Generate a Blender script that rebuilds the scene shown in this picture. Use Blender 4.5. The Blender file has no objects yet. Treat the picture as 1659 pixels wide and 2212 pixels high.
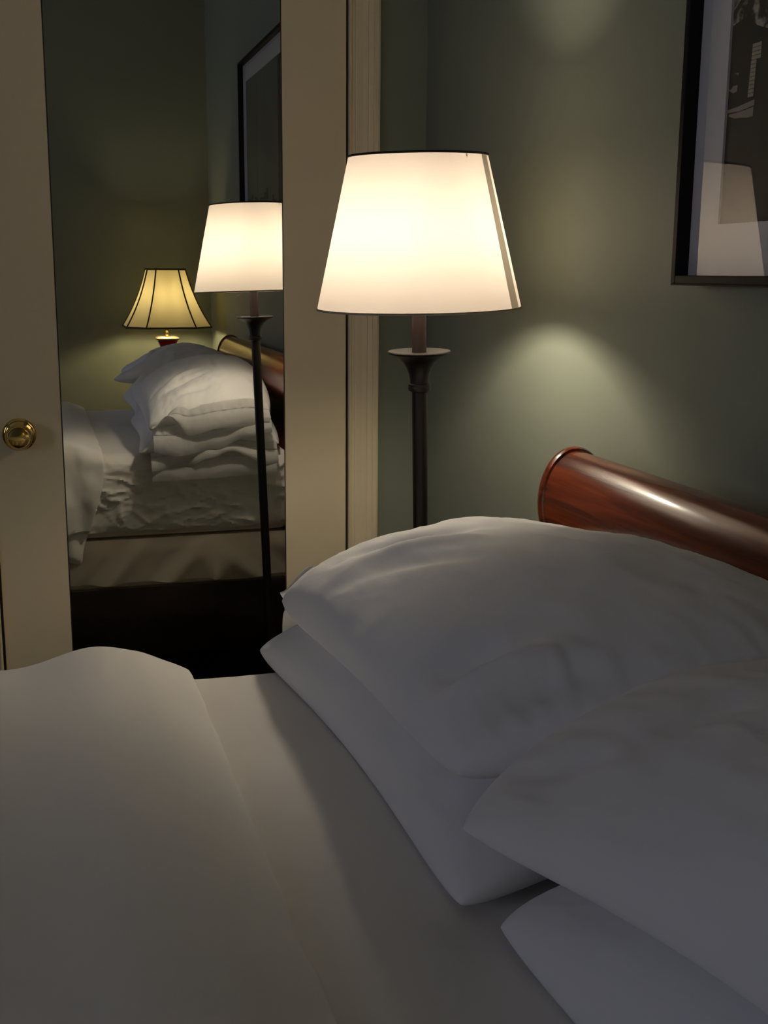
import bpy, bmesh, math, random
from mathutils import Vector, Matrix, noise
from mathutils.bvhtree import BVHTree

random.seed(7)
C = bpy.context.scene.collection
S = 1.2                       # survey units -> metres
Z0 = 0.13                     # survey height of the floor

def W(p):
    return Vector((p[0]*S, p[1]*S, (p[2]-Z0)*S))

# ------------------------------------------------------------------ camera
sc = bpy.context.scene
F_PX = 2504.14
yaw, pitch, roll = math.radians(16.8365), math.radians(11.7078), math.radians(0.4589)
h = Vector((-math.cos(yaw), math.sin(yaw), 0)); rt = Vector((math.sin(yaw), math.cos(yaw), 0)); uz = Vector((0, 0, 1))
fw = h*math.cos(pitch) - uz*math.sin(pitch); up = uz*math.cos(pitch) + h*math.sin(pitch)
r2 = rt*math.cos(roll) + up*math.sin(roll); u2 = up*math.cos(roll) - rt*math.sin(roll)
cd = bpy.data.cameras.new('camera'); cam = bpy.data.objects.new('camera', cd); C.objects.link(cam)
M = Matrix((r2, u2, -fw)).transposed().to_4x4(); M.translation = W((2.4, -0.8114, 1.34))
cam.matrix_world = M
cd.sensor_fit = 'VERTICAL'; cd.sensor_height = 36; cd.lens = 36*F_PX/2212; cd.clip_start = 0.02
sc.camera = cam

# ------------------------------------------------------------------ light and exposure
sc.view_settings.view_transform = 'Standard'; sc.view_settings.look = 'None'
sc.view_settings.gamma = 1; sc.view_settings.use_curve_mapping = False
sc.view_settings.exposure = 1.68
FLOOR_BULB = 63.0             # radiance of the floor lamp's bulb
TABLE_BULB = 50.0
DUSK_FILL = 3.0                    # W of cool fill, added as dusk from an unseen window
w = bpy.data.worlds.new('dusk'); sc.world = w; w.use_nodes = True
w.node_tree.nodes['Background'].inputs[0].default_value = (0.20, 0.30, 0.55, 1)
w.node_tree.nodes['Background'].inputs[1].default_value = 0.05
ld = bpy.data.lights.new('window_fill', 'AREA'); lo = bpy.data.objects.new('window_fill', ld); C.objects.link(lo)  # added area lamp just inside the unseen window, fills bed and door
ld.shape = 'RECTANGLE'; ld.size = 1.0; ld.size_y = 1.2; ld.energy = DUSK_FILL; ld.color = (0.64, 0.68, 0.93)
lo.location = W((2.45, -3.27, 1.55)); lo.rotation_euler = (math.radians(90), 0, 0)   # faces +y, into the room
sc.cycles.use_denoising = True
sc.cycles.max_bounces = 14; sc.cycles.diffuse_bounces = 8; sc.cycles.glossy_bounces = 6; sc.cycles.transmission_bounces = 8

# ------------------------------------------------------------------ materials
def mat(name, col, rough=0.6, metal=0.0, spec=0.5, coat=0.0):
    m = bpy.data.materials.new(name); m.use_nodes = True
    b = m.node_tree.nodes['Principled BSDF']
    b.inputs['Base Color'].default_value = (*col, 1); b.inputs['Roughness'].default_value = rough
    b.inputs['Metallic'].default_value = metal; b.inputs['Specular IOR Level'].default_value = spec
    b.inputs['Coat Weight'].default_value = coat; b.inputs['Coat Roughness'].default_value = 0.12
    return m
def nd(m, t, **kw):
    n = m.node_tree.nodes.new(t)
    for k, v in kw.items():
        setattr(n, k, v)
    return n
def lk(m, a, b): m.node_tree.links.new(a, b)
def bump(m, scale, strength, dist=0.002, detail=4, stretch=(1, 1, 1), kind='noise'):
    tc = nd(m, 'ShaderNodeTexCoord'); mp = nd(m, 'ShaderNodeMapping'); mp.inputs['Scale'].default_value = stretch
    n = nd(m, 'ShaderNodeTexNoise'); n.inputs['Scale'].default_value = scale; n.inputs['Detail'].default_value = detail
    bp = nd(m, 'ShaderNodeBump'); bp.inputs['Strength'].default_value = strength; bp.inputs['Distance'].default_value = dist
    lk(m, tc.outputs['Object'], mp.inputs['Vector']); lk(m, mp.outputs[0], n.inputs['Vector'])
    lk(m, n.outputs[0], bp.inputs['Height'])
    lk(m, bp.outputs[0], m.node_tree.nodes['Principled BSDF'].inputs['Normal'])
    return n, bp
def mottle(m, c1, c2, scale, detail=5, stretch=(1, 1, 1), dist=0.0):
    tc = nd(m, 'ShaderNodeTexCoord'); mp = nd(m, 'ShaderNodeMapping'); mp.inputs['Scale'].default_value = stretch
    n = nd(m, 'ShaderNodeTexNoise'); n.inputs['Scale'].default_value = scale; n.inputs['Detail'].default_value = detail
    n.inputs['Distortion'].default_value = dist
    r = nd(m, 'ShaderNodeValToRGB'); r.color_ramp.elements[0].position = 0.32; r.color_ramp.elements[1].position = 0.68
    r.color_ramp.elements[0].color = (*c1, 1); r.color_ramp.elements[1].color = (*c2, 1)
    lk(m, tc.outputs['Object'], mp.inputs['Vector']); lk(m, mp.outputs[0], n.inputs['Vector'])
    lk(m, n.outputs[0], r.inputs[0]); lk(m, r.outputs[0], m.node_tree.nodes['Principled BSDF'].inputs['Base Color'])
    return r

M_wall = mat('sage_wall_paint', (0.25, 0.275, 0.215), 0.55, spec=0.35); bump(M_wall, 90, 0.25, 0.001)
M_ceil = mat('ceiling_paint', (0.80, 0.79, 0.74), 0.8)
M_cream = mat('cream_gloss_paint', (0.88, 0.76, 0.52), 0.42, spec=0.4); bump(M_cream, 60, 0.12, 0.001)
M_floor = mat('dark_floorboards', (0.020, 0.010, 0.006), 0.5)
M_linen = mat('white_cotton_percale', (0.83, 0.82, 0.81), 0.85, spec=0.15)
M_linen.node_tree.nodes['Principled BSDF'].inputs['Sheen Weight'].default_value = 0.08
bump(M_linen, 55, 0.18, 0.0012, 6, (1, 3.0, 1))
M_sheet = mat('white_fitted_sheet', (0.83, 0.80, 0.75), 0.85, spec=0.15); bump(M_sheet, 60, 0.15, 0.0012, 6, (1, 3, 1))
M_duvet = mat('white_duvet_cotton', (0.83, 0.81, 0.77), 0.85, spec=0.15); bump(M_duvet, 45, 0.16, 0.0012, 6, (1, 3, 1))
M_skirt = mat('cream_bed_skirt', (0.80, 0.74, 0.64), 0.85, spec=0.15); bump(M_skirt, 160, 0.1, 0.0005)
M_iron = mat('bronzed_iron', (0.016, 0.012, 0.010), 0.42, metal=0.2); bump(M_iron, 120, 0.2, 0.001)
M_sleeve = mat('brown_candle_sleeve', (0.028, 0.016, 0.013), 0.5, spec=.3); bump(M_sleeve, 80, 0.2, 0.001)
M_mahog = mat('mahogany', (0.20, 0.05, 0.018), 0.26, coat=0.3, spec=.4)
mottle(M_mahog, (0.06, 0.010, 0.004), (0.25, 0.050, 0.014), 11, 9, (0.22, 5, 5), 0.5)
bump(M_mahog, 14, 0.03, 0.001, 6, (0.3, 9, 9))
M_darkwood = mat('dark_mahogany', (0.035, 0.012, 0.006), 0.35, coat=0.3)
mottle(M_darkwood, (0.008, 0.003, 0.002), (0.020, 0.007, 0.004), 8, 6, (0.4, 5, 5))
M_brass = mat('polished_brass', (0.78, 0.56, 0.20), 0.10, metal=1.0)
M_mirror = mat('silvered_mirror', (0.90, 0.91, 0.88), 0.0, metal=1.0)
M_edge = mat('dark_mirror_edge', (0.05, 0.045, 0.035), 0.4)
M_black = mat('black_frame_lacquer', (0.010, 0.009, 0.008), 0.5, spec=.15)
M_brownedge = mat('brown_frame_wood', (0.035, 0.018, 0.009), 0.6, spec=.2)
M_mat = mat('grey_white_mat_board', (0.74, 0.72, 0.71), 0.8)
M_red = mat('oxblood_glaze', (0.16, 0.008, 0.010), 0.10, coat=0.8)
M_silver = mat('antique_metal', (0.42, 0.38, 0.30), 0.3, metal=0.9)
M_gap = mat('closet_shade', (0.02, 0.018, 0.015), 0.8)  # near-black colour stands in for the shade behind the door
M_piping = mat('brown_shade_piping', (0.10, 0.07, 0.03), 0.7)

def shade_mat(name, dcol, tcol, frac):
    m = bpy.data.materials.new(name); m.use_nodes = True; nt = m.node_tree
    for n in list(nt.nodes):
        if n.type != 'OUTPUT_MATERIAL': nt.nodes.remove(n)
    out = [n for n in nt.nodes if n.type == 'OUTPUT_MATERIAL'][0]
    d = nd(m, 'ShaderNodeBsdfDiffuse'); d.inputs[0].default_value = (*dcol, 1)
    t = nd(m, 'ShaderNodeBsdfTranslucent'); mx = nd(m, 'ShaderNodeMixShader'); mx.inputs[0].default_value = frac
    tc = nd(m, 'ShaderNodeTexCoord'); mp = nd(m, 'ShaderNodeMapping'); mp.inputs['Scale'].default_value = (1, 1, 12)
    mp.inputs['Rotation'].default_value = (0.0, 0.3, 0.0)
    n = nd(m, 'ShaderNodeTexNoise'); n.inputs['Scale'].default_value = 38; n.inputs['Detail'].default_value = 5
    r = nd(m, 'ShaderNodeValToRGB')
    r.color_ramp.elements[0].position = 0.3; r.color_ramp.elements[1].position = 0.7
    r.color_ramp.elements[0].color = (*[c*0.94 for c in tcol], 1); r.color_ramp.elements[1].color = (*tcol, 1)
    lk(m, tc.outputs['Object'], mp.inputs['Vector']); lk(m, mp.outputs[0], n.inputs['Vector']); lk(m, n.outputs[0], r.inputs[0])
    lk(m, r.outputs[0], t.inputs[0])
    lk(m, d.outputs[0], mx.inputs[1]); lk(m, t.outputs[0], mx.inputs[2]); lk(m, mx.outputs[0], out.inputs[0])
    return m
M_shade = shade_mat('white_linen_shade', (0.56, 0.53, 0.50), (0.42, 0.37, 0.325), 0.40)
M_seam = shade_mat('folded_shade_fabric', (0.55, 0.50, 0.40), (0.13, 0.112, 0.085), 0.34)
M_silk = shade_mat('cream_silk_shade', (0.72, 0.64, 0.42), (0.34, 0.295, 0.165), 0.33)

def bulb_mat(name, col, strength):
    m = bpy.data.materials.new(name); m.use_nodes = True; nt = m.node_tree
    for n in list(nt.nodes):
        if n.type != 'OUTPUT_MATERIAL': nt.nodes.remove(n)
    out = [n for n in nt.nodes if n.type == 'OUTPUT_MATERIAL'][0]
    e = nd(m, 'ShaderNodeEmission'); e.inputs[0].default_value = (*col, 1); e.inputs[1].default_value = strength
    lk(m, e.outputs[0], out.inputs[0]); return m
M_bulb1 = bulb_mat('lit_bulb_soft_white', (1.0, 0.87, 0.68), FLOOR_BULB)
M_bulb2 = bulb_mat('lit_bulb_warm', (1.0, 0.82, 0.48), TABLE_BULB)

def glass_mat():
    m = bpy.data.materials.new('picture_glass'); m.use_nodes = True; nt = m.node_tree
    for n in list(nt.nodes):
        if n.type != 'OUTPUT_MATERIAL': nt.nodes.remove(n)
    out = [n for n in nt.nodes if n.type == 'OUTPUT_MATERIAL'][0]
    t = nd(m, 'ShaderNodeBsdfTransparent'); g = nd(m, 'ShaderNodeBsdfGlossy'); g.inputs['Roughness'].default_value = 0.0
    f = nd(m, 'ShaderNodeFresnel'); f.inputs[0].default_value = 1.70
    mx = nd(m, 'ShaderNodeMixShader')
    ge = nd(m, 'ShaderNodeNewGeometry'); k = nd(m, 'ShaderNodeMath', operation='SUBTRACT'); k.inputs[0].default_value = 1.0
    k2 = nd(m, 'ShaderNodeMath', operation='MULTIPLY')
    lk(m, ge.outputs['Backfacing'], k.inputs[1]); lk(m, k.outputs[0], k2.inputs[0]); lk(m, f.outputs[0], k2.inputs[1])
    lk(m, k2.outputs[0], mx.inputs[0]); lk(m, t.outputs[0], mx.inputs[1]); lk(m, g.outputs[0], mx.inputs[2]); lk(m, mx.outputs[0], out.inputs[0])
    return m
M_glass = glass_mat()

# ------------------------------------------------------------------ helpers
def thing(name, label, cat, base, group=None):
    o = bpy.data.objects.new(name, None); C.objects.link(o)
    o.empty_display_size = 0.05
    o.location = W(base); o['label'] = label; o['category'] = cat
    if group: o['group'] = group
    return o
def top_of(o):
    while o.parent: o = o.parent
    return o
def obj(name, bm, m, parent=None, smooth=True, origin=None):
    """bm holds survey coordinates; the mesh is written in metres around its thing's origin"""
    org = top_of(parent).location.copy() if parent else (W(origin) if origin else Vector((0, 0, 0)))
    for v in bm.verts: v.co = W(v.co) - org
    me = bpy.data.meshes.new(name); bm.to_mesh(me); bm.free()
    for mm in (m if isinstance(m, (list, tuple)) else [m]): me.materials.append(mm)
    if smooth:
        for p in me.polygons: p.use_smooth = True
        me.set_sharp_from_angle(angle=math.radians(40))
    o = bpy.data.objects.new(name, me); C.objects.link(o)
    if parent: o.parent = parent
    else: o.location = org
    return o
def tag(o, label, cat, group=None):
    o['label'] = label; o['category'] = cat
    if group: o['group'] = group
    return o
def struct(name, bm, m, parent=None, smooth=False, label=None, cat=None):
    o = obj(name, bm, m, parent, smooth)
    if not parent:
        o['kind'] = 'structure'; o['label'] = label; o['category'] = cat
    return o
def box(bm, a, b, bev=0.0, seg=2, mi=0):
    n = bmesh.new()
    vs = [n.verts.new((x, y, z)) for x in (a[0], b[0]) for y in (a[1], b[1]) for z in (a[2], b[2])]
    for f in ((0,1,3,2),(4,6,7,5),(0,4,5,1),(2,3,7,6),(0,2,6,4),(1,5,7,3)):
        n.faces.new([vs[i] for i in f])
    bmesh.ops.recalc_face_normals(n, faces=n.faces)
    if bev: bmesh.ops.bevel(n, geom=n.edges[:], offset=bev, segments=seg, affect='EDGES', profile=0.6)
    for f in n.faces: f.material_index = mi
    merge(bm, n); return bm
def merge(bm, n):
    mp = {}
    for v in n.verts: mp[v] = bm.verts.new(v.co)
    for f in n.faces:
        g = bm.faces.new([mp[v] for v in f.verts]); g.material_index = f.material_index
    n.free()
def prism(bm, pts, z0, z1):
    """closed outline pts (x, y) between two heights"""
    lo_ = [bm.verts.new((p[0], p[1], z0)) for p in pts]; hi = [bm.verts.new((p[0], p[1], z1)) for p in pts]
    k = len(pts)
    for i in range(k): bm.faces.new((lo_[i], lo_[(i+1) % k], hi[(i+1) % k], hi[i]))
    bm.faces.new(lo_[::-1]); bm.faces.new(hi); bmesh.ops.recalc_face_normals(bm, faces=bm.faces); return bm
def sweep_x(bm, prof, x0, x1, nx=1):
    """closed profile (y, z) extruded along x"""
    rows = []
    for i in range(nx+1):
        x = x0 + (x1-x0)*i/nx; rows.append([bm.verts.new((x, p[0], p[1])) for p in prof])
    k = len(prof)
    for i in range(nx):
        for j in range(k): bm.faces.new((rows[i][j], rows[i][(j+1) % k], rows[i+1][(j+1) % k], rows[i+1][j]))
    bm.faces.new(rows[0][::-1]); bm.faces.new(rows[-1]); bmesh.ops.recalc_face_normals(bm, faces=bm.faces); return bm
def lathe(bm, prof, seg=48, axis=None, sub=None):
    """profile (r, z) turned about axis(z) -> (x, y, z)"""
    axis = axis or (lambda z: Vector((0, 0, z)))
    rings = []
    for r, z in prof:
        c, e1, e2 = axis(z)
        if r < 1e-6: rings.append([bm.verts.new(c)])
        else: rings.append([bm.verts.new(c + r*(math.cos(2*math.pi*i/seg)*e1 + math.sin(2*math.pi*i/seg)*e2)) for i in range(seg)])
    for a, b in zip(rings, rings[1:]):
        for i in range(seg):
            j = (i+1) % seg
            if len(a) == 1 and len(b) == 1: break
            if len(a) == 1: bm.faces.new((a[0], b[j], b[i]))
            elif len(b) == 1: bm.faces.new((a[i], a[j], b[0]))
            else: bm.faces.new((a[i], a[j], b[j], b[i]))
    bmesh.ops.recalc_face_normals(bm, faces=bm.faces); return bm
def axis_of(x, y, zr, lx=0.0, ly=0.0):
    d = Vector((lx, ly, 1)).normalized(); e1 = Vector((1, 0, 0)); e1 = (e1 - d*e1.dot(d)).normalized(); e2 = d.cross(e1)
    return lambda z: (Vector((x + lx*(z-zr), y + ly*(z-zr), z)), e1, e2)
def tube(bm, pts, r, seg=8):
    pts = [Vector(p) for p in pts]; rings = []
    for i, p in enumerate(pts):
        t = (pts[min(i+1, len(pts)-1)] - pts[max(i-1, 0)]).normalized()
        a = t.orthogonal().normalized() if i == 0 else (rings_a - t*rings_a.dot(t)).normalized()
        rings_a = a; b = t.cross(a)
        rr = r[i] if isinstance(r, (list, tuple)) else r
        rings.append([bm.verts.new(p + rr*(math.cos(2*math.pi*k/seg)*a + math.sin(2*math.pi*k/seg)*b)) for k in range(seg)])
    for A, B in zip(rings, rings[1:]):
        for k in range(seg): bm.faces.new((A[k], A[(k+1) % seg], B[(k+1) % seg], B[k]))
    bm.faces.new(rings[0][::-1]); bm.faces.new(rings[-1]); return bm
def ball(bm, c, r, sx=1, sy=1, sz=1, n=3):
    k = bmesh.new(); bmesh.ops.create_icosphere(k, subdivisions=n, radius=1)
    for v in k.verts: v.co = Vector((c[0]+v.co.x*r*sx, c[1]+v.co.y*r*sy, c[2]+v.co.z*r*sz))
    merge(bm, k); return bm
def fb(x, y=0, z=0, oct=4): return noise.fractal(Vector((x, y, z)), 1.0, 2.0, oct)
def smooth01(t): t = max(0.0, min(1.0, t)); return t*t*(3-2*t)
def interp(tab, x):
    if x <= tab[0][0]: return tab[0][1]
    for (a, va), (b, vb) in zip(tab, tab[1:]):
        if x <= b: return va + (vb-va)*smooth01((x-a)/(b-a))
    return tab[-1][1]

# ------------------------------------------------------------------ the room
XR, YF, ZC = 3.10, -3.30, 2.75
YD0, YD1 = -0.895, -0.1725        # door leaf
struct('floor', box(bmesh.new(), (-0.06, YF-0.1, Z0-0.05), (XR+0.1, 0.1, Z0)), M_floor, label='dark floor beside and under the bed', cat='floor')
struct('ceiling', box(bmesh.new(), (-0.1, YF-0.1, ZC), (XR+0.1, 0.1, ZC+0.05)), M_ceil, label='plain pale ceiling of the bedroom', cat='ceiling')
struct('wall_back', box(bmesh.new(), (-0.1, 0.0, Z0), (XR+0.1, 0.1, ZC)), M_wall, label='sage green wall behind the headboard and floor lamp', cat='wall')
struct('wall_right', box(bmesh.new(), (XR, YF, Z0), (XR+0.1, 0.0, ZC)), M_wall, label='sage green side wall seen only in the mirror, behind the table lamp', cat='wall')
b = bmesh.new()
box(b, (-0.1, -0.168, Z0), (0, 0, ZC)); box(b, (-0.1, YF, Z0), (0, -0.900, ZC)); box(b, (-0.1, -0.900, 2.19), (0, -0.168, ZC))
struct('wall_left', b, M_wall, label='narrow green strip of wall between white door trim and the corner', cat='wall')
b = bmesh.new()
box(b, (-0.1, YF-0.1, Z0), (1.95, YF, ZC)); box(b, (2.95, YF-0.1, Z0), (XR+0.1, YF, ZC))
box(b, (1.95, YF-0.1, Z0), (2.95, YF, 0.95)); box(b, (1.95, YF-0.1, 2.1), (2.95, YF, ZC))
struct('wall_front', b, M_wall, label='green wall with the added window, opposite the headboard, out of view', cat='wall')
b = bmesh.new()
for y in (1.95, 2.42, 2.91): box(b, (y, YF-0.06, 0.95), (y+0.04, YF-0.02, 2.1))
for z in (0.95, 1.50, 2.06): box(b, (1.95, YF-0.06, z), (2.95, YF-0.02, z+0.04))
wi = struct('unseen_window_1', b, M_cream, label='unseen white sash window, added to go with the cool fill light', cat='window')  # unseen, placed so its fill reaches the door more than the right wall
obj('pane', box(bmesh.new(), (1.97, YF-0.045, 0.97), (2.93, YF-0.041, 2.08)), M_glass, wi, smooth=False)
struct('baseboard_back', box(bmesh.new(), (0, -0.014, Z0), (XR, 0, Z0+0.10), 0.002), M_cream, label='cream baseboard under the headboard wall', cat='baseboard')
struct('wall_closet', box(bmesh.new(), (-0.16, -1.0, Z0), (-0.10, -0.1, ZC)), M_gap, label='closet wall behind the door, coloured near-black for the shade inside', cat='wall')
# door casing right and left, moulded
prof = [(0, -.1680), (.010, -.1680), (.0125, -.1660), (.0125, -.1640), (.0095, -.1625), (.0095, -.1560), (.0085, -.1545), (.0095, -.1530), (.0110, -.1400),
        (.0135, -.1300), (.0125, -.1285), (.0135, -.1270), (.0165, -.1190), (.0155, -.1178), (.0175, -.1165), (.0180, -.1090), (.0165, -.1050), (0, -.1045)]
prof = [(p[0], p[1]) for p in prof]
struct('trim_1', prism(bmesh.new(), prof, Z0, 2.19), M_cream, label='cream moulded door casing between the mirrored door and the wall corner', cat='door trim')
prof2 = [(p[0], -0.9 - (p[1]+0.168)) for p in prof]
struct('trim_2', prism(bmesh.new(), prof2, Z0, 2.19), M_cream, label='cream door casing at the knob side of the mirrored door', cat='door trim')
struct('trim_3', box(bmesh.new(), (0, -0.965, 2.19), (0.018, -0.104, 2.255), 0.003), M_cream, label='cream head casing over the mirrored door', cat='door trim')
b = bmesh.new(); box(b, (-0.06, -0.900, Z0), (-0.038, -0.885, 2.19)); box(b, (-0.06, -0.183, Z0), (-0.038, -0.168, 2.19))
struct('trim_4', b, M_cream, label='door stop inside the closet door frame', cat='door trim')
# door leaf: two stiles, two rails around the mirror
MY0, MY1, MZ0, MZ1 = -0.7625, -0.3058, 0.36, 2.06
b = bmesh.new()
box(b, (-0.036, YD0, Z0+.01), (0, MY0, 2.186), 0.0015); box(b, (-0.036, MY1, Z0+.01), (0, YD1, 2.186), 0.0015)
box(b, (-0.036, MY0, Z0+.01), (0, MY1, MZ0)); box(b, (-0.036, MY0, MZ1), (0, MY1, 2.186)); box(b, (-0.036, MY0, MZ0), (-0.012, MY1, MZ1))
door = struct('door_1', b, M_cream, label='cream closet door with brass knob holding the tall mirror', cat='door')
def hinge(z):
    n = bmesh.new(); ax = axis_of(0.006, -0.1705, 0)
    lathe(n, [(0, z-.045), (.005, z-.045), (.0055, z-.04), (.0055, z+.04), (.005, z+.045), (.003, z+.052), (0, z+.053)], 16, ax)
    box(n, (-0.0005, -0.186, z-.04), (0.0015, -0.172, z+.04), 0.0005)
    return n
for z in (1.925, 0.5): obj('hinge', hinge(z), M_cream, door)
# knob: rosette + neck + ball, turned about the x axis
def lathe_x(bm, prof, y, z, seg=48):
    rings = []
    for r, x in prof:
        if r < 1e-6: rings.append([bm.verts.new((x, y, z))])
        else: rings.append([bm.verts.new((x, y + r*math.cos(2*math.pi*i/seg), z + r*math.sin(2*math.pi*i/seg))) for i in range(seg)])
    for a, c in zip(rings, rings[1:]):
        for i in range(seg):
            j = (i+1) % seg
            if len(a) == 1: bm.faces.new((a[0], c[j], c[i]))
            elif len(c) == 1: bm.faces.new((a[i], a[j], c[0]))
            else: bm.faces.new((a[i], a[j], c[j], c[i]))
    bmesh.ops.recalc_face_normals(bm, faces=bm.faces); return bm
KY, KZ = -0.8440, 1.0175
kn = obj('door_knob', lathe_x(bmesh.new(), [(.010, .004), (.0098, .016), (.012, .020), (.020, .024), (.0245, .030), (.0262, .036), (.0255, .042),
      (.0235, .046), (.0225, .0470), (.021, .0468), (.018, .0478), (.012, .0490), (.006, .0495), (0, .0497)], KY-0.001, KZ-.001), M_brass, door)
obj('rosette', lathe_x(bmesh.new(), [(.0325, 0), (.0328, .002), (.031, .0045), (.028, .0055), (.0272, .0045), (.025, .0050), (.022, .0075), (.014, .0085), (0, .0085)], KY, KZ), M_brass, kn)
# the mirror, let into the door
mir = thing('mirror', 'tall frameless mirror let into the cream closet door, reflecting the bed and both lamps', 'mirror', (0, (MY0+MY1)/2, MZ0))
obj('mirror_glass', box(bmesh.new(), (-0.006, MY0+.0022, MZ0+.002), (0.0, MY1-.0022, MZ1-.002)), M_mirror, mir, smooth=False)
b = bmesh.new()
box(b, (-0.008, MY0, MZ0), (-0.0006, MY0+.0022, MZ1)); box(b, (-0.008, MY1-.0022, MZ0), (-0.0006, MY1, MZ1))
box(b, (-0.008, MY0, MZ0), (-0.0006, MY1, MZ0+.002)); box(b, (-0.008, MY0, MZ1-.002), (-0.0006, MY1, MZ1))
obj('mirror_edge', b, M_edge, mir, smooth=False)

# ------------------------------------------------------------------ bed frame (sleigh headboard)
HX0, HX1 = 0.885, 2.16
bed = thing('bed', 'glossy red-brown mahogany sleigh bed with rolled headboard, made up in white', 'bed', (1.52, -0.05, Z0))
CY, CZ, RY, RZ = -0.066, 1.015, 0.050, 0.074
def scroll(ry, rz, n=40, a0=0, a1=360):
    return [(CY + ry*math.cos(math.radians(a0+(a1-a0)*i/n)), CZ + rz*math.sin(math.radians(a0+(a1-a0)*i/n))) for i in range(n)]
obj('top_roll', sweep_x(bmesh.new(), scroll(RY, RZ, 56), HX0+.012, HX1-.012, 24), M_mahog, bed)
def cap(x, s):
    """rounded bead at an end of the roll, with a groove inside it"""
    n = bmesh.new(); rows = []
    pr = [(0.90, 0.0), (1.0, 0.0), (1.055, .002), (1.075, .006), (1.075, .012), (1.05, .016), (1.0, .0175), (.985, .018)]
    for k, dx in pr[::-1]:
        rows.append([n.verts.new((x + s*(dx-.002), p[0], p[1])) for p in scroll(RY*k + (k-1)*.004, RZ*k, 56)])
    for A, B in zip(rows, rows[1:]):
        for j in range(56): n.faces.new((A[j], A[(j+1) % 56], B[(j+1) % 56], B[j]))
    n.faces.new(rows[-1]); n.faces.new(rows[0][::-1]); bmesh.ops.recalc_face_normals(n, faces=n.faces); return n
obj('end_bead', cap(HX0-.004, 1), M_mahog, bed); obj('end_bead', cap(HX1+.004, -1), M_mahog, bed)
def panel_prof(t):
    f = [(-.052, .96), (-.048, .90), (-.058, .80), (-.078, .68), (-.088, .55), (-.090, .40), (-.090, .24)]
    g = [(y+t, z) for y, z in f[::-1]]
    return f + g
obj('headboard_panel', sweep_x(bmesh.new(), panel_prof(.022), HX0+.03, HX1-.03), M_mahog, bed)
def post_prof():
    f = [(-.108, .985), (-.080, .955), (-.070, .90), (-.078, .80), (-.098, .68), (-.110, .55), (-.112, .40), (-.112, Z0)]
    g = [(-.055, Z0), (-.052, .40), (-.045, .60), (-.028, .80), (-.022, .95)]
    return f + g
for x in (HX0, HX1-.03): obj('headboard_post', sweep_x(bmesh.new(), post_prof(), x, x+.03), M_mahog, bed)
for x in (.893, 2.125): obj('side_rail', box(bmesh.new(), (x, -2.0, .235), (x+.026, -.105, .443), .003), M_darkwood, bed)
for x in (.885, 2.13): obj('footboard_post', box(bmesh.new(), (x, -2.06, Z0), (x+.03, -2.0, .78), .004), M_mahog, bed)
obj('footboard', box(bmesh.new(), (.915, -2.05, .25), (2.13, -2.02, .78), .006), M_mahog, bed)

# ------------------------------------------------------------------ box spring, skirt, mattress
def rbox(a, c, r, n, disp=None, rz=None):
    """rounded box from a finely cut cube; disp(p, nrm) -> new p"""
    bm = bmesh.new(); a = Vector(a); c = Vector(c); size = c-a
    def face(o, u, v, nu, nv):
        g = [[bm.verts.new(o + u*(i/nu) + v*(j/nv)) for j in range(nv+1)] for i in range(nu+1)]
        for i in range(nu):
            for j in range(nv): bm.faces.new((g[i][j], g[i+1][j], g[i+1][j+1], g[i][j+1]))
    X, Y, Z = Vector((size.x, 0, 0)), Vector((0, size.y, 0)), Vector((0, 0, size.z)); nx, ny, nz = n
    face(a, Y, X, ny, nx); face(a+Z, X, Y, nx, ny); face(a, X, Z, nx, nz); face(a+Y, Z, X, nz, nx); face(a, Z, Y, nz, ny); face(a+X, Y, Z, ny, nz)
    bmesh.ops.remove_doubles(bm, verts=bm.verts, dist=1e-6)
    lo_, hi = a + Vector((r, r, r)), c - Vector((r, r, r))
    for v in bm.verts:
        q = Vector([min(max(v.co[k], lo_[k]), hi[k]) for k in range(3)]); d = v.co - q
        if d.length > 1e-9:
            dn = d.normalized(); v.co = q + dn*r; 
        else: dn = Vector((0, 0, 1))
        if disp: v.co = disp(v.co.copy(), dn)
    bmesh.ops.recalc_face_normals(bm, faces=bm.faces)
    return bm
MX0, MX1 = 0.931, 2.112
bs = thing('box_spring', 'box spring under the mattress behind a cream pleated bed skirt', 'box spring', (1.52, -1.0, .44))
obj('base', rbox((MX0+.012, -1.985, .30), (MX1-.012, -.098, .575), .01, (8, 30, 6)), M_skirt, bs)
# bed skirt: hanging folds, swept along y on the mirror side, spread into long diagonals
def skirt(x, sgn):
    n = bmesh.new(); ny, nz = 260, 24; rows = []
    for i in range(ny+1):
        y = -.104 - (1.98-.104)*i/ny; row = []
        for j in range(nz+1):
            t = j/nz; z = .578 - (.578-.452)*t
            s = y + 1.1*(z-.578)*smooth01((y+.36)/.1) - .9*(z-.578)*smooth01((-.30-y)/.1) 
            f = .5+.5*math.sin(s*34 + 2.2*fb(s*2.1, 3.1)); g = .5+.5*math.sin(s*71+1.0+2*fb(s*3, 8.2))
            d = .008 + t*(.006 + .030*f**1.5 + .006*g) + .0025*fb(y*9, z*14, 4.4)
            row.append(n.verts.new((x - sgn*d, y, z)))
        rows.append(row)
    for A, B in zip(rows, rows[1:]):
        for j in range(nz): n.faces.new((A[j], A[j+1], B[j+1], B[j]))
    ret = bmesh.ops.solidify(n, geom=n.faces[:], thickness=.002); bmesh.ops.recalc_face_normals(n, faces=n.faces)
    return n
obj('bed_skirt', skirt(MX0+.012, 1), M_skirt, bs); obj('bed_skirt', skirt(MX1-.012, -1), M_skirt, bs)

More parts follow.
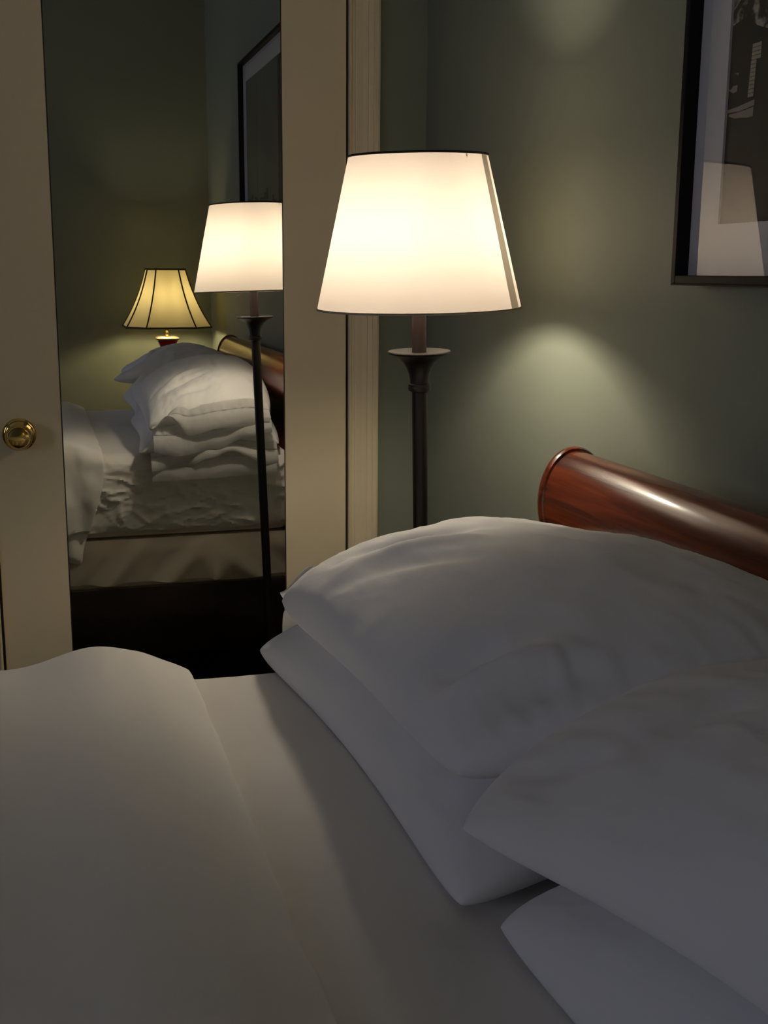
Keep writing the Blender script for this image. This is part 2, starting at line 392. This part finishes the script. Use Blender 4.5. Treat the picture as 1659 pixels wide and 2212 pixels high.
def mat_disp(p, n):
    side = abs(n.x)
    if side > .3:
        y, z = p.y, p.z
        a = fb(y*4+z*3, z*5-y*2, 1.7, 3); c = fb(y*14+2*a, z*16, 5.1)
        r1 = 1-abs(fb(y*6.5-z*8+.6*a, z*8+y*3, 9.3, 4))*4.2; r2 = 1-abs(fb(y*9+z*10+.6*a, z*7-y*5, 2.9, 4))*4.4
        r3 = 1-abs(fb(y*4+z*2, z*13+y*1.5, 6.6, 3))*3.0
        k = side*smooth01((z-.575)/.03)*(0.55+.45*smooth01((.84-z)/.06))
        d = .0050*max(0, r1)**3 + .0045*max(0, r2)**3 + .0035*max(0, r3)**3 + .0022*c + .005*a + .006*math.sin((z-.58)/.24*math.pi)
        p = p + Vector((n.x, 0, 0)).normalized()*d*k
    if n.z > .5:
        p.z += .0018*fb(p.x*6, p.y*9, .4)*n.z + .0008*fb(p.x*20, p.y*30, 1.4)*n.z
    return p
mattress = obj('mattress', rbox((MX0, -1.99, .579), (MX1, -.082, .822), .045, (110, 260, 50), mat_disp), M_sheet, origin=(1.52, -1.0, .579))
tag(mattress, 'thick mattress in a wrinkled white fitted sheet, showing between duvet and pillows', 'mattress')
# short pull seam on the top of the sheet stays part of the sheet

# ------------------------------------------------------------------ duvet
EDGE = -.633
def build_duvet():
    n = bmesh.new()
    # profile across x: hangs beside the bed, rises over its edge, runs over the top
    nx, ny = 170, 230
    xs = []
    for i in range(nx+1):
        xs.append(i/nx)
    rows = []
    for j in range(ny+1):
        y = EDGE - 1.40*(j/ny)**1.15
        t = (EDGE - y)                       # distance in from the hem
        roundoff = math.sqrt(max(0, 1-(1-min(1, t/.030))**2))
        hump = .020*math.exp(-((y+.755)/.060)**2) - .004*math.exp(-((y+.86)/.05)**2)
        thick = .004 + .010*roundoff + .016*smooth01(t/.07)
        row = []
        for u in xs:
            # u: 0..0.2 left drape, 0.2..0.3 turn, 0.3..0.8 top, then right turn and drape
            L1, L2, L3, L4 = .33, .09, 1.09, .09
            s = u*(L1+L2+L3+L4+.30)
            ly = .50 + .015*fb(y*4, 2.2) + (.25*smooth01(1-(t/.05)))*0
            xl = MX0-.012-thick*.6
            if s < L1: x = xl; z = .80 - (L1-s)*((.80-ly)/L1); nx_, nz_ = -1, 0
            elif s < L1+L2:
                a = (s-L1)/L2*math.pi/2; x = xl + .052*(1-math.cos(a)); z = .80 + (.022+thick)*math.sin(a)*1.0; nx_, nz_ = -math.cos(a), math.sin(a)
            elif s < L1+L2+L3:
                x = xl+.052 + (s-L1-L2)/L3*(MX1+.012-.052-xl-.04); z = .822+thick; nx_, nz_ = 0, 1
            elif s < L1+L2+L3+L4:
                a = (s-L1-L2-L3)/L4*math.pi/2; x = MX1-.025 + .052*math.sin(a); z = .80 + (.022+thick)*math.cos(a); nx_, nz_ = math.sin(a), math.cos(a)
            else: x = MX1+.027; z = .80-(s-L1-L2-L3-L4); nx_, nz_ = 1, 0
            topness = max(0, nz_)
            fade = .35 + .65*smooth01((1.15-x)/.25)
            z += topness*hump*fade
            z += topness*smooth01(t/.05)*(.004*fb(x*3.1, y*3.3, 7.7, 3))
            if s < L1+L2*.6:                # soft vertical folds in the hanging side
                d = (.8-z)
                k = smooth01(d/.12)
                f = .013*math.sin((y + .25*d)*26+1.1+1.6*fb(y*2, 5.5)) + .006*math.sin((y-.5*d)*61)
                x += .016*smooth01((.606+.01*math.sin(y*9)-z)/.006) + .02*smooth01((ly+.03-z)/.03)
                x -= k*(.012+f) + .004*fb(y*14, z*14, 3.3)
                y2 = y - .075*smooth01(d/.32)*math.exp(-t/.3) - .03*math.sin(math.pi*min(1, max(0, (z-.66)/.16)))*math.exp(-t/.1)*0
            else: y2 = y
            if topness > .2:
                y2 = y + math.exp(-t/.03)*.0025*fb(x*11, 4.2)
            row.append(n.verts.new((x, y2, z)))
        rows.append(row)
    for A, B in zip(rows, rows[1:]):
        for i in range(nx): n.faces.new((A[i], A[i+1], B[i+1], B[i]))
    # turn-under at the hem: a last row tucked down to the sheet
    under = []
    for k, v in enumerate(rows[0]):
        s = xs[k]*(.33+.09+1.09+.09+.30)
        inx = .010 if s < .37 else (-.010 if s > 1.56 else 0)
        under.append(n.verts.new((v.co.x+inx, v.co.y-.003, v.co.z-(.0035 if .35 < s < 1.58 else 0))))
    for i in range(nx): n.faces.new((rows[0][i+1], rows[0][i], under[i], under[i+1]))
    bmesh.ops.recalc_face_normals(n, faces=n.faces)
    return n
duv = obj('duvet', build_duvet(), M_duvet, origin=(1.5, -1.3, .82))
so = duv.modifiers.new('cloth_thickness', 'SOLIDIFY'); so.thickness = .004; so.offset = -1
tag(duv, 'smooth white duvet humped over the foot end of the mattress', 'duvet')

# ------------------------------------------------------------------ pillows
def quad3(g, u, v):
    """biquadratic through a 3x3 grid, u and v in -1..1"""
    def l(t): return (t*(t-1)/2, 1-t*t, t*(t+1)/2)
    a, c = l(u), l(v); p = Vector((0, 0, 0))
    for i in range(3):
        for j in range(3): p += Vector(g[j][i])*(a[i]*c[j])
    return p
def settle(bm, trees, eps=.0015, floor_z=None):
    """lift every vertex onto whatever lies below it"""
    for v in bm.verts:
        zz = floor_z if floor_z is not None and MX0-.02 < v.co.x < MX1+.02 else -9
        for t in trees:
            hit = t.ray_cast(Vector((v.co.x, v.co.y, 3)), Vector((0, 0, -1)))
            if hit[0]: zz = max(zz, hit[0].z)
        if v.co.z < zz+eps: v.co.z = zz+eps+.0002*(v.co.z-zz)
def pillow_bm(g, tu, tl, seed, creases=(), n=(150, 110), p=.5, ruff=1.0, gather=(), ku=3.6, kv=2.6):
    bm = bmesh.new(); nu, nv = n; top, bot = {}, {}
    for i in range(nu+1):
        for j in range(nv+1):
            # finer near the seams
            u = math.sin((i/nu-.5)*math.pi); v = math.sin((j/nv-.5)*math.pi)
            q_ = 1-.035*(abs(u*v))**6; c = quad3(g, u*q_, v*q_); e = max(0, (1-abs(u)**ku)*(1-abs(v)**kv))
            prof = e**p
            nz = .005*fb(u*2.2+seed, v*2.2, seed*1.7, 3) + .0012*fb(u*6+seed+v*2, v*8-u*2, seed, 4) + .0006*max(0, 1-abs(fb(u*2.5+seed+v, v*5-u*3, seed+5, 3))*7)
            for (u0, v0, u1, v1, wd, dp) in creases:
                dx, dy = u1-u0, v1-v0; L = dx*dx+dy*dy; tt = ((u-u0)*dx+(v-v0)*dy)/L
                q = max(0, min(1, tt)); dd = math.hypot(u-u0-q*dx, v-v0-q*dy)
                nz += 1.5*dp*math.exp(-(dd/wd)**2)*math.sin(math.pi*max(.08, min(.92, q)))
            # gathers: ridges running in from the seams, dying away
            for (side, k, amp, reach) in gather:
                d = {'u-': 1+u, 'u+': 1-u, 'v-': 1+v, 'v+': 1-v}[side]; s = v if side[0] == 'u' else u
                nz += amp*math.exp(-d/reach)*math.sin(s*k+3*fb(s*3, seed))*min(1, d/.03)
            edge = min(1, e*12)
            top[i, j] = bm.verts.new(c + Vector((0, 0, tu*prof + nz*ruff*edge)))
            if i in (0, nu) or j in (0, nv): bot[i, j] = top[i, j]
            else: bot[i, j] = bm.verts.new(c - Vector((0, 0, tl*prof)))
    for i in range(nu):
        for j in range(nv):
            bm.faces.new((top[i, j], top[i+1, j], top[i+1, j+1], top[i, j+1]))
            q = (bot[i, j], bot[i, j+1], bot[i+1, j+1], bot[i+1, j])
            if len(set(q)) == 4: 
                try: bm.faces.new(q)
                except ValueError: pass
    return bm
def flap(y0, y1, ztop, zbot, x0, seed, bulge=.02, n=(120, 20), amp=.006, freq=22, pts=None):
    """hem of a pillowcase hanging open: ztop/zbot are tables of (y, z)"""
    bm = bmesh.new(); ny, nz = n; rows = []
    for i in range(ny+1):
        y = y0 + (y1-y0)*i/ny; row = []
        for j in range(nz+1):
            t = j/nz; zt, zb = interp(ztop, y), interp(zbot, y)
            z = zt + (zb-zt)*t
            x = x0 - bulge*math.sin(t*math.pi*.62) - t*amp*(1+math.sin(y*freq+seed+2.5*fb(y*5, seed)))
            x -= .0022*math.exp(-((t-.22)/.12)**2)*math.sin(y*230+3*fb(y*9, seed)) + .002*fb(y*16, z*16, seed)
            # stitched line of the hem
            x += .0035*math.exp(-((t-.36)/.035)**2)
            yy = y + (1 if y > (y0+y1)/2 else -1)*0
            row.append(bm.verts.new((x, yy, z)))
        rows.append(row)
    for A, B in zip(rows, rows[1:]):
        for j in range(nz): bm.faces.new((A[j], A[j+1], B[j+1], B[j]))
    bmesh.ops.solidify(bm, geom=bm.faces[:], thickness=.0018)
    bmesh.ops.recalc_face_normals(bm, faces=bm.faces); return bm
PG = 'pillows stacked two deep against the headboard'
def make_pillow(label, g, tu, tl, seed, trees, flaps=(), floor_z=None, **kw):
    org = quad3(g, 0, 0)
    bm = pillow_bm(g, tu, tl, seed, **kw); settle(bm, trees, floor_z=floor_z)
    bmesh.ops.recalc_face_normals(bm, faces=bm.faces)
    tree = BVHTree.FromBMesh(bm)
    o = obj('pillow', bm, M_linen, origin=org); tag(o, label, 'pillow', PG)
    for (nm, f) in flaps: 
        q = obj(nm, f, M_linen, o)
        for v in q.data.vertices: pass
    return o, tree
# rows: v=-1 (front), 0, +1 (headboard); columns: u=-1 (mirror side), 0, +1
gA = [[(.893, -.545, .830), (1.24, -.505, .838), (1.615, -.510, .836)],
      [(.915, -.32, .865), (1.24, -.31, .882), (1.585, -.30, .875)],
      [(.915, -.125, .84), (1.24, -.105, .87), (1.575, -.120, .86)]]
gD = [[(1.625, -.492, .836), (1.99, -.462, .842), (2.30, -.485, .845)],
      [(1.645, -.30, .872), (1.99, -.30, .885), (2.30, -.30, .875)],
      [(1.640, -.115, .860), (1.99, -.105, .875), (2.30, -.120, .860)]]
gB = [[(.905, -.512, .900), (1.24, -.497, .925), (1.595, -.508, .945)],
      [(.900, -.34, .935), (1.24, -.31, .982), (1.64, -.30, 1.0)],
      [(.905, -.155, .925), (1.24, -.115, .982), (1.62, -.120, 1.010)]]
gC = [[(1.712, -.560, .966), (1.98, -.438, .955), (2.34, -.490, .945)],
      [(1.610, -.35, 1.000), (1.98, -.30, 1.010), (2.34, -.30, .985)],
      [(1.600, -.13, 1.000), (1.98, -.105, 1.00), (2.32, -.120, .985)]]
fA = [('pillowcase_hem', flap(-.505, -.140, [(-.53, .835), (-.33, .868), (-.14, .85)], [(-.53, .782), (-.42, .784), (-.34, .815), (-.28, .833), (-.16, .788), (-.13, .79)], .915, 1.3, .030)),
      ('pillowcase_hem', flap(-.503, -.145, [(-.53, .828), (-.33, .845), (-.14, .835)], [(-.53, .752), (-.35, .755), (-.146, .762)], .914, 4.1, .026, amp=.004))]
bA, tA = make_pillow('flat white pillow under the puffy one in the stack nearest the mirror', gA, .068, .05, 1.1, [], floor_z=.823,
      creases=((.75, -.95, .55, -.3, .09, .006), (.9, -.6, .5, -.2, .08, .005)), gather=(('u+', 38, .0018, .10), ('v-', 22, .0010, .08)), p=.40, ku=2.6, kv=2.6)
bD, tD = make_pillow('white pillow at the lower right corner of the photo, under the nearest puffy one', gD, .074, .05, 2.3, [], floor_z=.823,
      creases=((-.95, -.5, -.6, -.2, .07, -.004),), gather=(('u-', 30, .0012, .08),), p=.40, ku=2.6, kv=2.4)
bB, tB = make_pillow('puffy white pillow on top of the stack nearest the mirror', gB, .070, .055, 3.7, [tA],
      creases=((-.62, -.72, -.28, .12, .055, -.009), (-.50, -.80, -.05, .05, .06, .006), (-.80, -.5, -.72, .1, .05, -.005), (-.42, -.9, .15, -.1, .06, -.004),
               (.62, -.98, .70, -.55, .10, -.012), (.75, -.95, .80, -.45, .05, .010), (.90, -.9, .88, -.3, .05, -.006), (.98, -.55, .75, -.5, .03, .003), (-.2, .2, .3, .25, .05, -.003)),
      gather=(('u-', 44, .0012, .07), ('u+', 62, .0014, .07), ('v-', 20, .0010, .10)), p=.38)
fB = [('pillowcase_hem', flap(-.500, -.165, [(-.50, .900), (-.42, .960), (-.22, .980), (-.16, .965)], [(-.53, .867), (-.50, .905), (-.458, .940), (-.396, .882), (-.316, .900), (-.223, .904), (-.16, .91)], .912, 2.2, .034)),
      ('pillowcase_hem', flap(-.497, -.160, [(-.53, .905), (-.33, .92), (-.16, .94)], [(-.52, .840), (-.436, .824), (-.318, .840), (-.237, .870), (-.16, .885)], .908, 5.0, .030, amp=.004))]
bC, tC = make_pillow('puffy white pillow nearest the camera, on top at the right edge of the photo', gC, .060, .05, 5.9, [tA, tB, tD],
      creases=((-.70, -.55, -.62, .0, .05, -.006), (-.50, -.6, -.44, .1, .05, -.004), (-.15, -.75, .02, -.35, .06, -.010), (-.05, -.9, .08, -.4, .05, .007), (.15, -.8, .25, -.4, .05, -.005), (-.92, -.8, -.7, -.6, .05, -.004)),
      gather=(('u-', 40, .0010, .08), ('v-', 26, .0012, .08)), p=.42, ku=2.8, kv=2.2)
for o, fl in ((bA, fA), (bB, fB)):
    for nm, f in fl: obj(nm, f, M_linen, o)

# ------------------------------------------------------------------ floor lamp
LX, LY = .0253, -.030
ax = axis_of(.6916, -.2393, 1.2, LX, LY)
bx, by = .6916-LX*(1.2-Z0), -.2393-LY*(1.2-Z0)
fl = thing('floor_lamp', 'dark bronzed iron floor lamp with lit white tapered shade beside the bed', 'floor lamp', (bx, by, Z0))
obj('base', lathe(bmesh.new(), [(0, Z0), (.125, Z0), (.127, Z0+.006), (.122, Z0+.014), (.09, Z0+.022), (.04, Z0+.035), (.02, Z0+.06), (.013, Z0+.075), (0, Z0+.075)], 48, axis_of(bx, by, Z0)), M_iron, fl)
obj('pole', lathe(bmesh.new(), [(0, Z0+.05), (.0115, Z0+.05), (.0115, .9), (.0120, 1.15), (.0120, 1.165), (0, 1.165)], 32, ax), M_iron, fl)
obj('collar', lathe(bmesh.new(), [(0, 1.158), (.014, 1.158), (.0172, 1.1600), (.0178, 1.1625), (.0178, 1.1650), (.0170, 1.1670), (.0176, 1.1685), (.0174, 1.1700), (.0150, 1.1715), (0, 1.1715)], 40, ax), M_iron, fl)
obj('drip_pan', lathe(bmesh.new(), [(0, 1.170), (.0148, 1.170), (.0150, 1.178), (.0165, 1.186), (.0200, 1.195), (.0260, 1.2045), (.0350, 1.2120), (.0440, 1.2155),
      (.0480, 1.2175), (.0490, 1.2195), (.0480, 1.2212), (.0450, 1.2208), (.0300, 1.2195), (.0130, 1.2190), (0, 1.219)], 56, ax), M_iron, fl)
obj('candle_sleeve', lathe(bmesh.new(), [(0, 1.2185), (.0112, 1.2185), (.0112, 1.335), (.009, 1.337), (0, 1.337)], 32, ax), M_sleeve, fl)
ZB1, ZT1, RB1, RT1 = 1.2868, 1.5085, .1553, .1035
def cone(zb, zt, rb, rt_, axf, th=.0012, seg=128, nz=14, a0=0, a1=2*math.pi, off=0.0):
    n = bmesh.new(); rows = []; full = abs(a1-a0-2*math.pi) < 1e-6; k = seg if full else seg+1
    for j in range(nz+1):
        z = zb + (zt-zb)*j/nz; r = rb + (rt_-rb)*j/nz + off; c, e1, e2 = axf(z)
        rows.append([n.verts.new(c + r*(math.cos(a0+(a1-a0)*i/seg)*e1 + math.sin(a0+(a1-a0)*i/seg)*e2)) for i in range(k)])
    for A, B in zip(rows, rows[1:]):
        for i in range(seg): n.faces.new((A[i], A[(i+1) % k], B[(i+1) % k], B[i]))
    return n

# direction from the lamp towards the camera, to place the folded seam on its right-hand flank
ang = math.atan2(-.8114+.239, 2.4-.69)
A0, A1 = ang+math.radians(61.5), ang+math.radians(73)
sh = obj('lamp_shade', cone(ZB1, ZT1, RB1, RT1, ax, a0=A1, a1=A0+2*math.pi), M_shade, fl)
seam = obj('seam_strip', cone(ZB1, ZT1, RB1, RT1, ax, seg=10, a0=A0, a1=A1), M_seam, sh)
def ring(z, r, axf, rr=.0012, seg=96):
    n = bmesh.new(); c, e1, e2 = axf(z); rows = []
    for i in range(seg):
        a = 2*math.pi*i/seg; d = math.cos(a)*e1 + math.sin(a)*e2; u_ = e1.cross(e2)
        rows.append([n.verts.new(c + d*(r + rr*math.cos(2*math.pi*k/8)) + u_*rr*math.sin(2*math.pi*k/8)) for k in range(8)])
    for i in range(seg):
        A, B = rows[i], rows[(i+1) % seg]
        for k in range(8): n.faces.new((A[k], A[(k+1) % 8], B[(k+1) % 8], B[k]))
    bmesh.ops.recalc_face_normals(n, faces=n.faces); return n
obj('rim_trim', ring(ZB1, RB1, ax, .0016), M_seam, sh); obj('rim_trim', ring(ZT1, RT1, ax, .0018), M_sleeve, sh)
b = bmesh.new(); c0, e1, e2 = ax(1.337)
for k in range(3):
    a = 2*math.pi*k/3+.4; d = math.cos(a)*e1+math.sin(a)*e2; ct, _, _ = ax(1.50)
    tube(b, [ct, ct + d*RT1*(.99)], .0012, 6)
tube(b, [ax(1.335)[0]+e1*.012, ax(1.37)[0]+e1*.040, ax(1.43)[0]+e1*.042, ax(1.49)[0]+e1*.012, ax(1.502)[0]], .0012, 6)
tube(b, [ax(1.335)[0]-e1*.012, ax(1.37)[0]-e1*.040, ax(1.43)[0]-e1*.042, ax(1.49)[0]-e1*.012, ax(1.502)[0]], .0012, 6)
obj('harp', b, M_silver, sh)
def bulb(axf, z, r=.023):
    n = bmesh.new()
    lathe(n, [(0, z-.045), (.011, z-.045), (.012, z-.034), (.017, z-.018), (r*.95, z-.006), (r, z+.004), (r*.92, z+.014), (r*.6, z+.022), (0, z+.026)], 28, axf); return n
obj('bulb', bulb(ax, 1.383), M_bulb1, fl)
# curl of loose thread under the rim, seen only in the mirror
c, e1, e2 = ax(ZB1)
def thr(a):
    d = math.cos(a)*e1+math.sin(a)*e2; t = -math.sin(a)*e1+math.cos(a)*e2
    n = bmesh.new(); tube(n, [c+d*RB1, c+d*RB1+t*.004-uz*.004, c+d*RB1+t*.009-uz*.009, c+d*RB1+t*.016-uz*.011], .0005, 5); return n
obj('loose_thread', thr(math.radians(200)), M_shade, sh)

# ------------------------------------------------------------------ nightstand and table lamp (beside the bed, near the right wall)
ns = thing('nightstand', 'dark wooden nightstand between the bed and the side wall, under the table lamp', 'nightstand', (2.76, -.27, Z0))
NT = .70
obj('top', box(bmesh.new(), (2.48, -.485, NT-.022), (3.05, -.045, NT), .005), M_mahog, ns)
obj('body', box(bmesh.new(), (2.51, -.465, .33), (3.02, -.06, NT-.022), .003), M_mahog, ns)
for z in (.35, .51):
    d = obj('drawer', box(bmesh.new(), (2.53, -.475, z), (3.00, -.465, z+.145), .004), M_mahog, ns)
    n = bmesh.new(); ball(n, (2.765, -.485, z+.072), .011); obj('knob', n, M_brass, d)
for x in (2.52, 2.985):
    for y in (-.455, -.095): obj('leg', box(bmesh.new(), (x, y, Z0), (x+.025, y+.025, .33), .003), M_mahog, ns)
TX, TY = 2.80, -.240
tl = thing('table_lamp', 'table lamp with flared cream panelled shade and dark red urn, seen in the mirror', 'table lamp', (TX, TY, NT))
tax = axis_of(TX, TY, 0)
def sq(r, ch):       # cut-corner square outline: 8 points, starting mid-right
    c = r-ch
    return [(r, -c), (r, c), (c, r), (-c, r), (-r, c), (-r, -c), (-c, -r), (c, -r)]
def octa(prof, fr=.42, panels=6, sharp=True):
    """(half width, z) rings of a cut-corner square"""
    n = bmesh.new(); rings = []
    for r, z in prof:
        o8 = sq(r, r*fr); pts = []
        for a, c in zip(o8, o8[1:]+o8[:1]):
            for k in range(panels): pts.append((a[0]+(c[0]-a[0])*k/panels, a[1]+(c[1]-a[1])*k/panels))
        rings.append([n.verts.new((TX+q[0], TY+q[1], z)) for q in pts])
    k = len(rings[0])
    for A, B in zip(rings, rings[1:]):
        for i in range(k): n.faces.new((A[i], A[(i+1) % k], B[(i+1) % k], B[i]))
    return n
sp = []
for i in range(17):
    t = i/16; r = .080 + (.180-.080)*(.62*t + .38*t**2.4); sp.append((r, 1.343 - (1.343-1.098)*t))
ts = obj('lamp_shade', octa(sp), M_silk, tl)
for v8 in range(8):
    pts = []
    for r, z in sp:
        q = sq(r+.001, r*.42)[v8]; pts.append((TX+q[0], TY+q[1], z))
    obj('piping', tube(bmesh.new(), pts, .0032, 6), M_piping, ts)
for (r, z) in (sp[0], sp[-1]):
    q8 = sq(r+.001, r*.42); pts = [(TX+q[0], TY+q[1], z) for q in q8]; n = bmesh.new()
    for a, c in zip(pts, pts[1:]+pts[:1]): tube(n, [a, c], .0042, 6)
    obj('piping', n, M_piping, ts)
n = bmesh.new(); lathe(n, [(0, 1.330), (.005, 1.330), (.007, 1.334), (.003, 1.338), (.005, 1.342), (0, 1.345)], 20, tax); obj('finial', n, M_brass, tl)
n = bmesh.new()
for s in (-1, 1): tube(n, [(TX+s*.01, TY, 1.13), (TX+s*.05, TY, 1.17), (TX+s*.055, TY, 1.25), (TX+s*.02, TY, 1.33), (TX, TY, 1.340)], .0014, 6)
for k in range(4):
    a = math.pi/4+k*math.pi/2; tube(n, [(TX, TY, 1.334), (TX+.078*math.cos(a), TY+.078*math.sin(a), 1.336)], .0012, 6)
obj('harp', n, M_brass, tl)
obj('neck', lathe(bmesh.new(), [(0, 1.050), (.010, 1.050), (.008, 1.056), (.006, 1.060), (.008, 1.066), (.009, 1.072), (.006, 1.078), (.008, 1.09), (.013, 1.12), (.015, 1.15), (0, 1.15)], 28, tax), M_brass, tl)
n = octa([(.001, 1.056), (.030, 1.056), (.046, 1.052), (.050, 1.047), (.049, 1.042), (.044, 1.040), (.001, 1.040)], .18, 2); obj('cap', n, M_silver, tl)
n = octa([(.001, 1.041), (.043, 1.041), (.041, 1.034), (.034, 1.020), (.030, 1.008), (.038, .99), (.055, .95), (.066, .90), (.066, .85), (.055, .79), (.036, .75), (.03, .735), (.001, .735)], .18, 2); obj('urn', n, M_red, tl)
n = octa([(.001, .737), (.036, .737), (.050, .730), (.055, .715), (.058, .702), (.001, .7005)], .18, 2); obj('base', n, M_silver, tl)
obj('bulb', bulb(tax, 1.205), M_bulb2, tl)

# ------------------------------------------------------------------ framed picture on the back wall
PX0, PX1, PZ0, PZ1 = 1.0865, 2.035, 1.3285, 2.078
FY, GY = -.042, -.0255
pf = thing('framed_picture', 'large black-framed monochrome photograph with pale mat, hanging above the headboard', 'picture', ((PX0+PX1)/2, 0, PZ0))
def frame_bm(x0, x1, z0, z1, wd, y0, y1, bev=.001):
    n = bmesh.new()
    for (a, c, d, e) in ((x0, x0+wd, z0, z1), (x1-wd, x1, z0, z1), (x0+wd, x1-wd, z0, z0+wd), (x0+wd, x1-wd, z1-wd, z1)):
        box(n, (a, y0, d), (c, y1, e), bev, 1)
    return n
fr = obj('frame', frame_bm(PX0, PX1, PZ0, PZ1, .010, FY, -.001), M_black, pf)
n = bmesh.new(); o_ = .0022
for (a, c, d, e) in ((PX0-o_, PX0, PZ0-o_, PZ1+o_), (PX1, PX1+o_, PZ0-o_, PZ1+o_), (PX0, PX1, PZ0-o_, PZ0), (PX0, PX1, PZ1, PZ1+o_)): box(n, (a, FY+.002, d), (c, -.001, e))
obj('frame_edge', n, M_brownedge, fr, smooth=False)
obj('glass', box(bmesh.new(), (PX0+.010, GY-.0008, PZ0+.010), (PX1-.010, GY, PZ1-.010)), M_glass, pf, smooth=False)
MW = .070
obj('mat_board', frame_bm(PX0+.010, PX1-.010, PZ0+.010, PZ1-.010, MW-.010, GY+.002, GY+.005, 0), M_mat, pf, smooth=False)
QX0, QX1, QZ0, QZ1 = PX0+MW-.002, PX1-MW+.002, PZ0+MW-.010, PZ1-MW+.004
# the print: dark trees, a pale brick pier, a light ledge and bushes, all printed on one flat sheet
M_pd = mat('print_dark', (0.012, 0.012, 0.010), 0.6)
mottle(M_pd, (0.003, 0.003, 0.002), (0.014, 0.013, 0.009), 18, 8)
M_pl = mat('print_leaves', (0.02, 0.02, 0.017), 0.6); rr = mottle(M_pl, (0.010, 0.010, 0.008), (0.50, 0.48, 0.36), 60, 10); rr.color_ramp.elements[0].position = .46; rr.color_ramp.elements[1].position = .62
M_pk = mat('print_pale_brick', (0.45, 0.40, 0.30), 0.6)
M_pg = mat('print_ledge_grey', (0.36, 0.32, 0.26), 0.6)
M_py = mat('print_misty_grey', (0.11, 0.11, 0.095), 0.6); mottle(M_py, (0.11, 0.11, 0.085), (0.20, 0.195, 0.15), 3, 5)
n = bmesh.new(); box(n, (QX0-.004, GY+.0052, QZ0-.004), (QX1+.004, GY+.009, QZ1+.004))
def patch(pts, mi, k):
    y = GY+.0052-.00012*k
    f = n.faces.new([n.verts.new((x, y, z)) for x, z in pts]); f.material_index = mi
patch([(QX0-.004, 1.640), (1.151, 1.618), (1.163, 1.621), (1.184, 1.626), (1.205, 1.612), (1.228, 1.604), (1.36, 1.60), (1.36, QZ1-.01), (QX0-.004, QZ1-.01)], 1, 1)
patch([(1.146, 1.626), (1.151, 1.624), (1.166, 1.634), (1.184, 1.648), (1.230, 1.700), (1.222, 1.702), (1.176, 1.650), (1.160, 1.638)], 0, 2)      # leaning branch
for k in range(13):                                                                                                            # pale brick pier, course by course
    z = 1.5365 + k*.0044; xl_, xr_ = 1.1955 + k*.0003, (1.2065 + k*.0002 if k < 9 else 1.2160)
    patch([(xl_, z), (xr_, z), (xr_, z+.0038), (xl_, z+.0038)], 2, 3)
patch([(1.1420, 1.5270), (1.160, 1.5275), (1.179, 1.5290), (1.2095, 1.5330), (1.2090, 1.5265), (1.180, 1.5235), (1.142, 1.5245)], 3, 2)   # ledge
patch([(1.1600, 1.5220), (1.180, 1.5225), (1.2085, 1.5250), (1.2080, 1.5150), (1.196, 1.5145), (1.184, 1.5160), (1.172, 1.5165), (1.1600, 1.5200)], 3, 2)
patch([(1.1425, 1.5705), (1.1520, 1.5700), (1.1505, 1.5650), (1.1490, 1.5610), (1.1440, 1.5620)], 1, 3)
patch([(1.1420, 1.5590), (1.1500, 1.5545), (1.1600, 1.5490), (1.1660, 1.5530), (1.1740, 1.5530), (1.1735, 1.5460), (1.1660, 1.5450), (1.1530, 1.5505), (1.1420, 1.5550)], 3, 3)
patch([(1.160, 1.568), (1.175, 1.566), (1.174, 1.563), (1.164, 1.563)], 1, 3)
patch([(1.1505, 1.5440), (1.1530, 1.5440), (1.1560, 1.5180), (1.1540, 1.5180)], 0, 4)
# the far half of the photograph: misty sky over a skyline, with a dark mast
patch([(1.42, 1.50), (QX1-.002, 1.50), (QX1-.002, QZ1), (1.42, QZ1)], 4, 1)
sk = [(1.42, 1.50)]
x = 1.42
random.seed(3)
while x < QX1-.02:
    hh = 1.545 + random.random()*.07; sk += [(x, hh), (min(x+.02+random.random()*.03, QX1-.003), hh)]; x = sk[-1][0]+.001
sk += [(QX1-.002, 1.50)]
patch(sk, 0, 2)
patch([(1.780, 1.5), (1.786, 1.5), (1.785, QZ1), (1.781, QZ1)], 0, 3)
pr_ = obj('photographic_print', n, [M_pd, M_pl, M_pk, M_pg, M_py], pf, smooth=False)
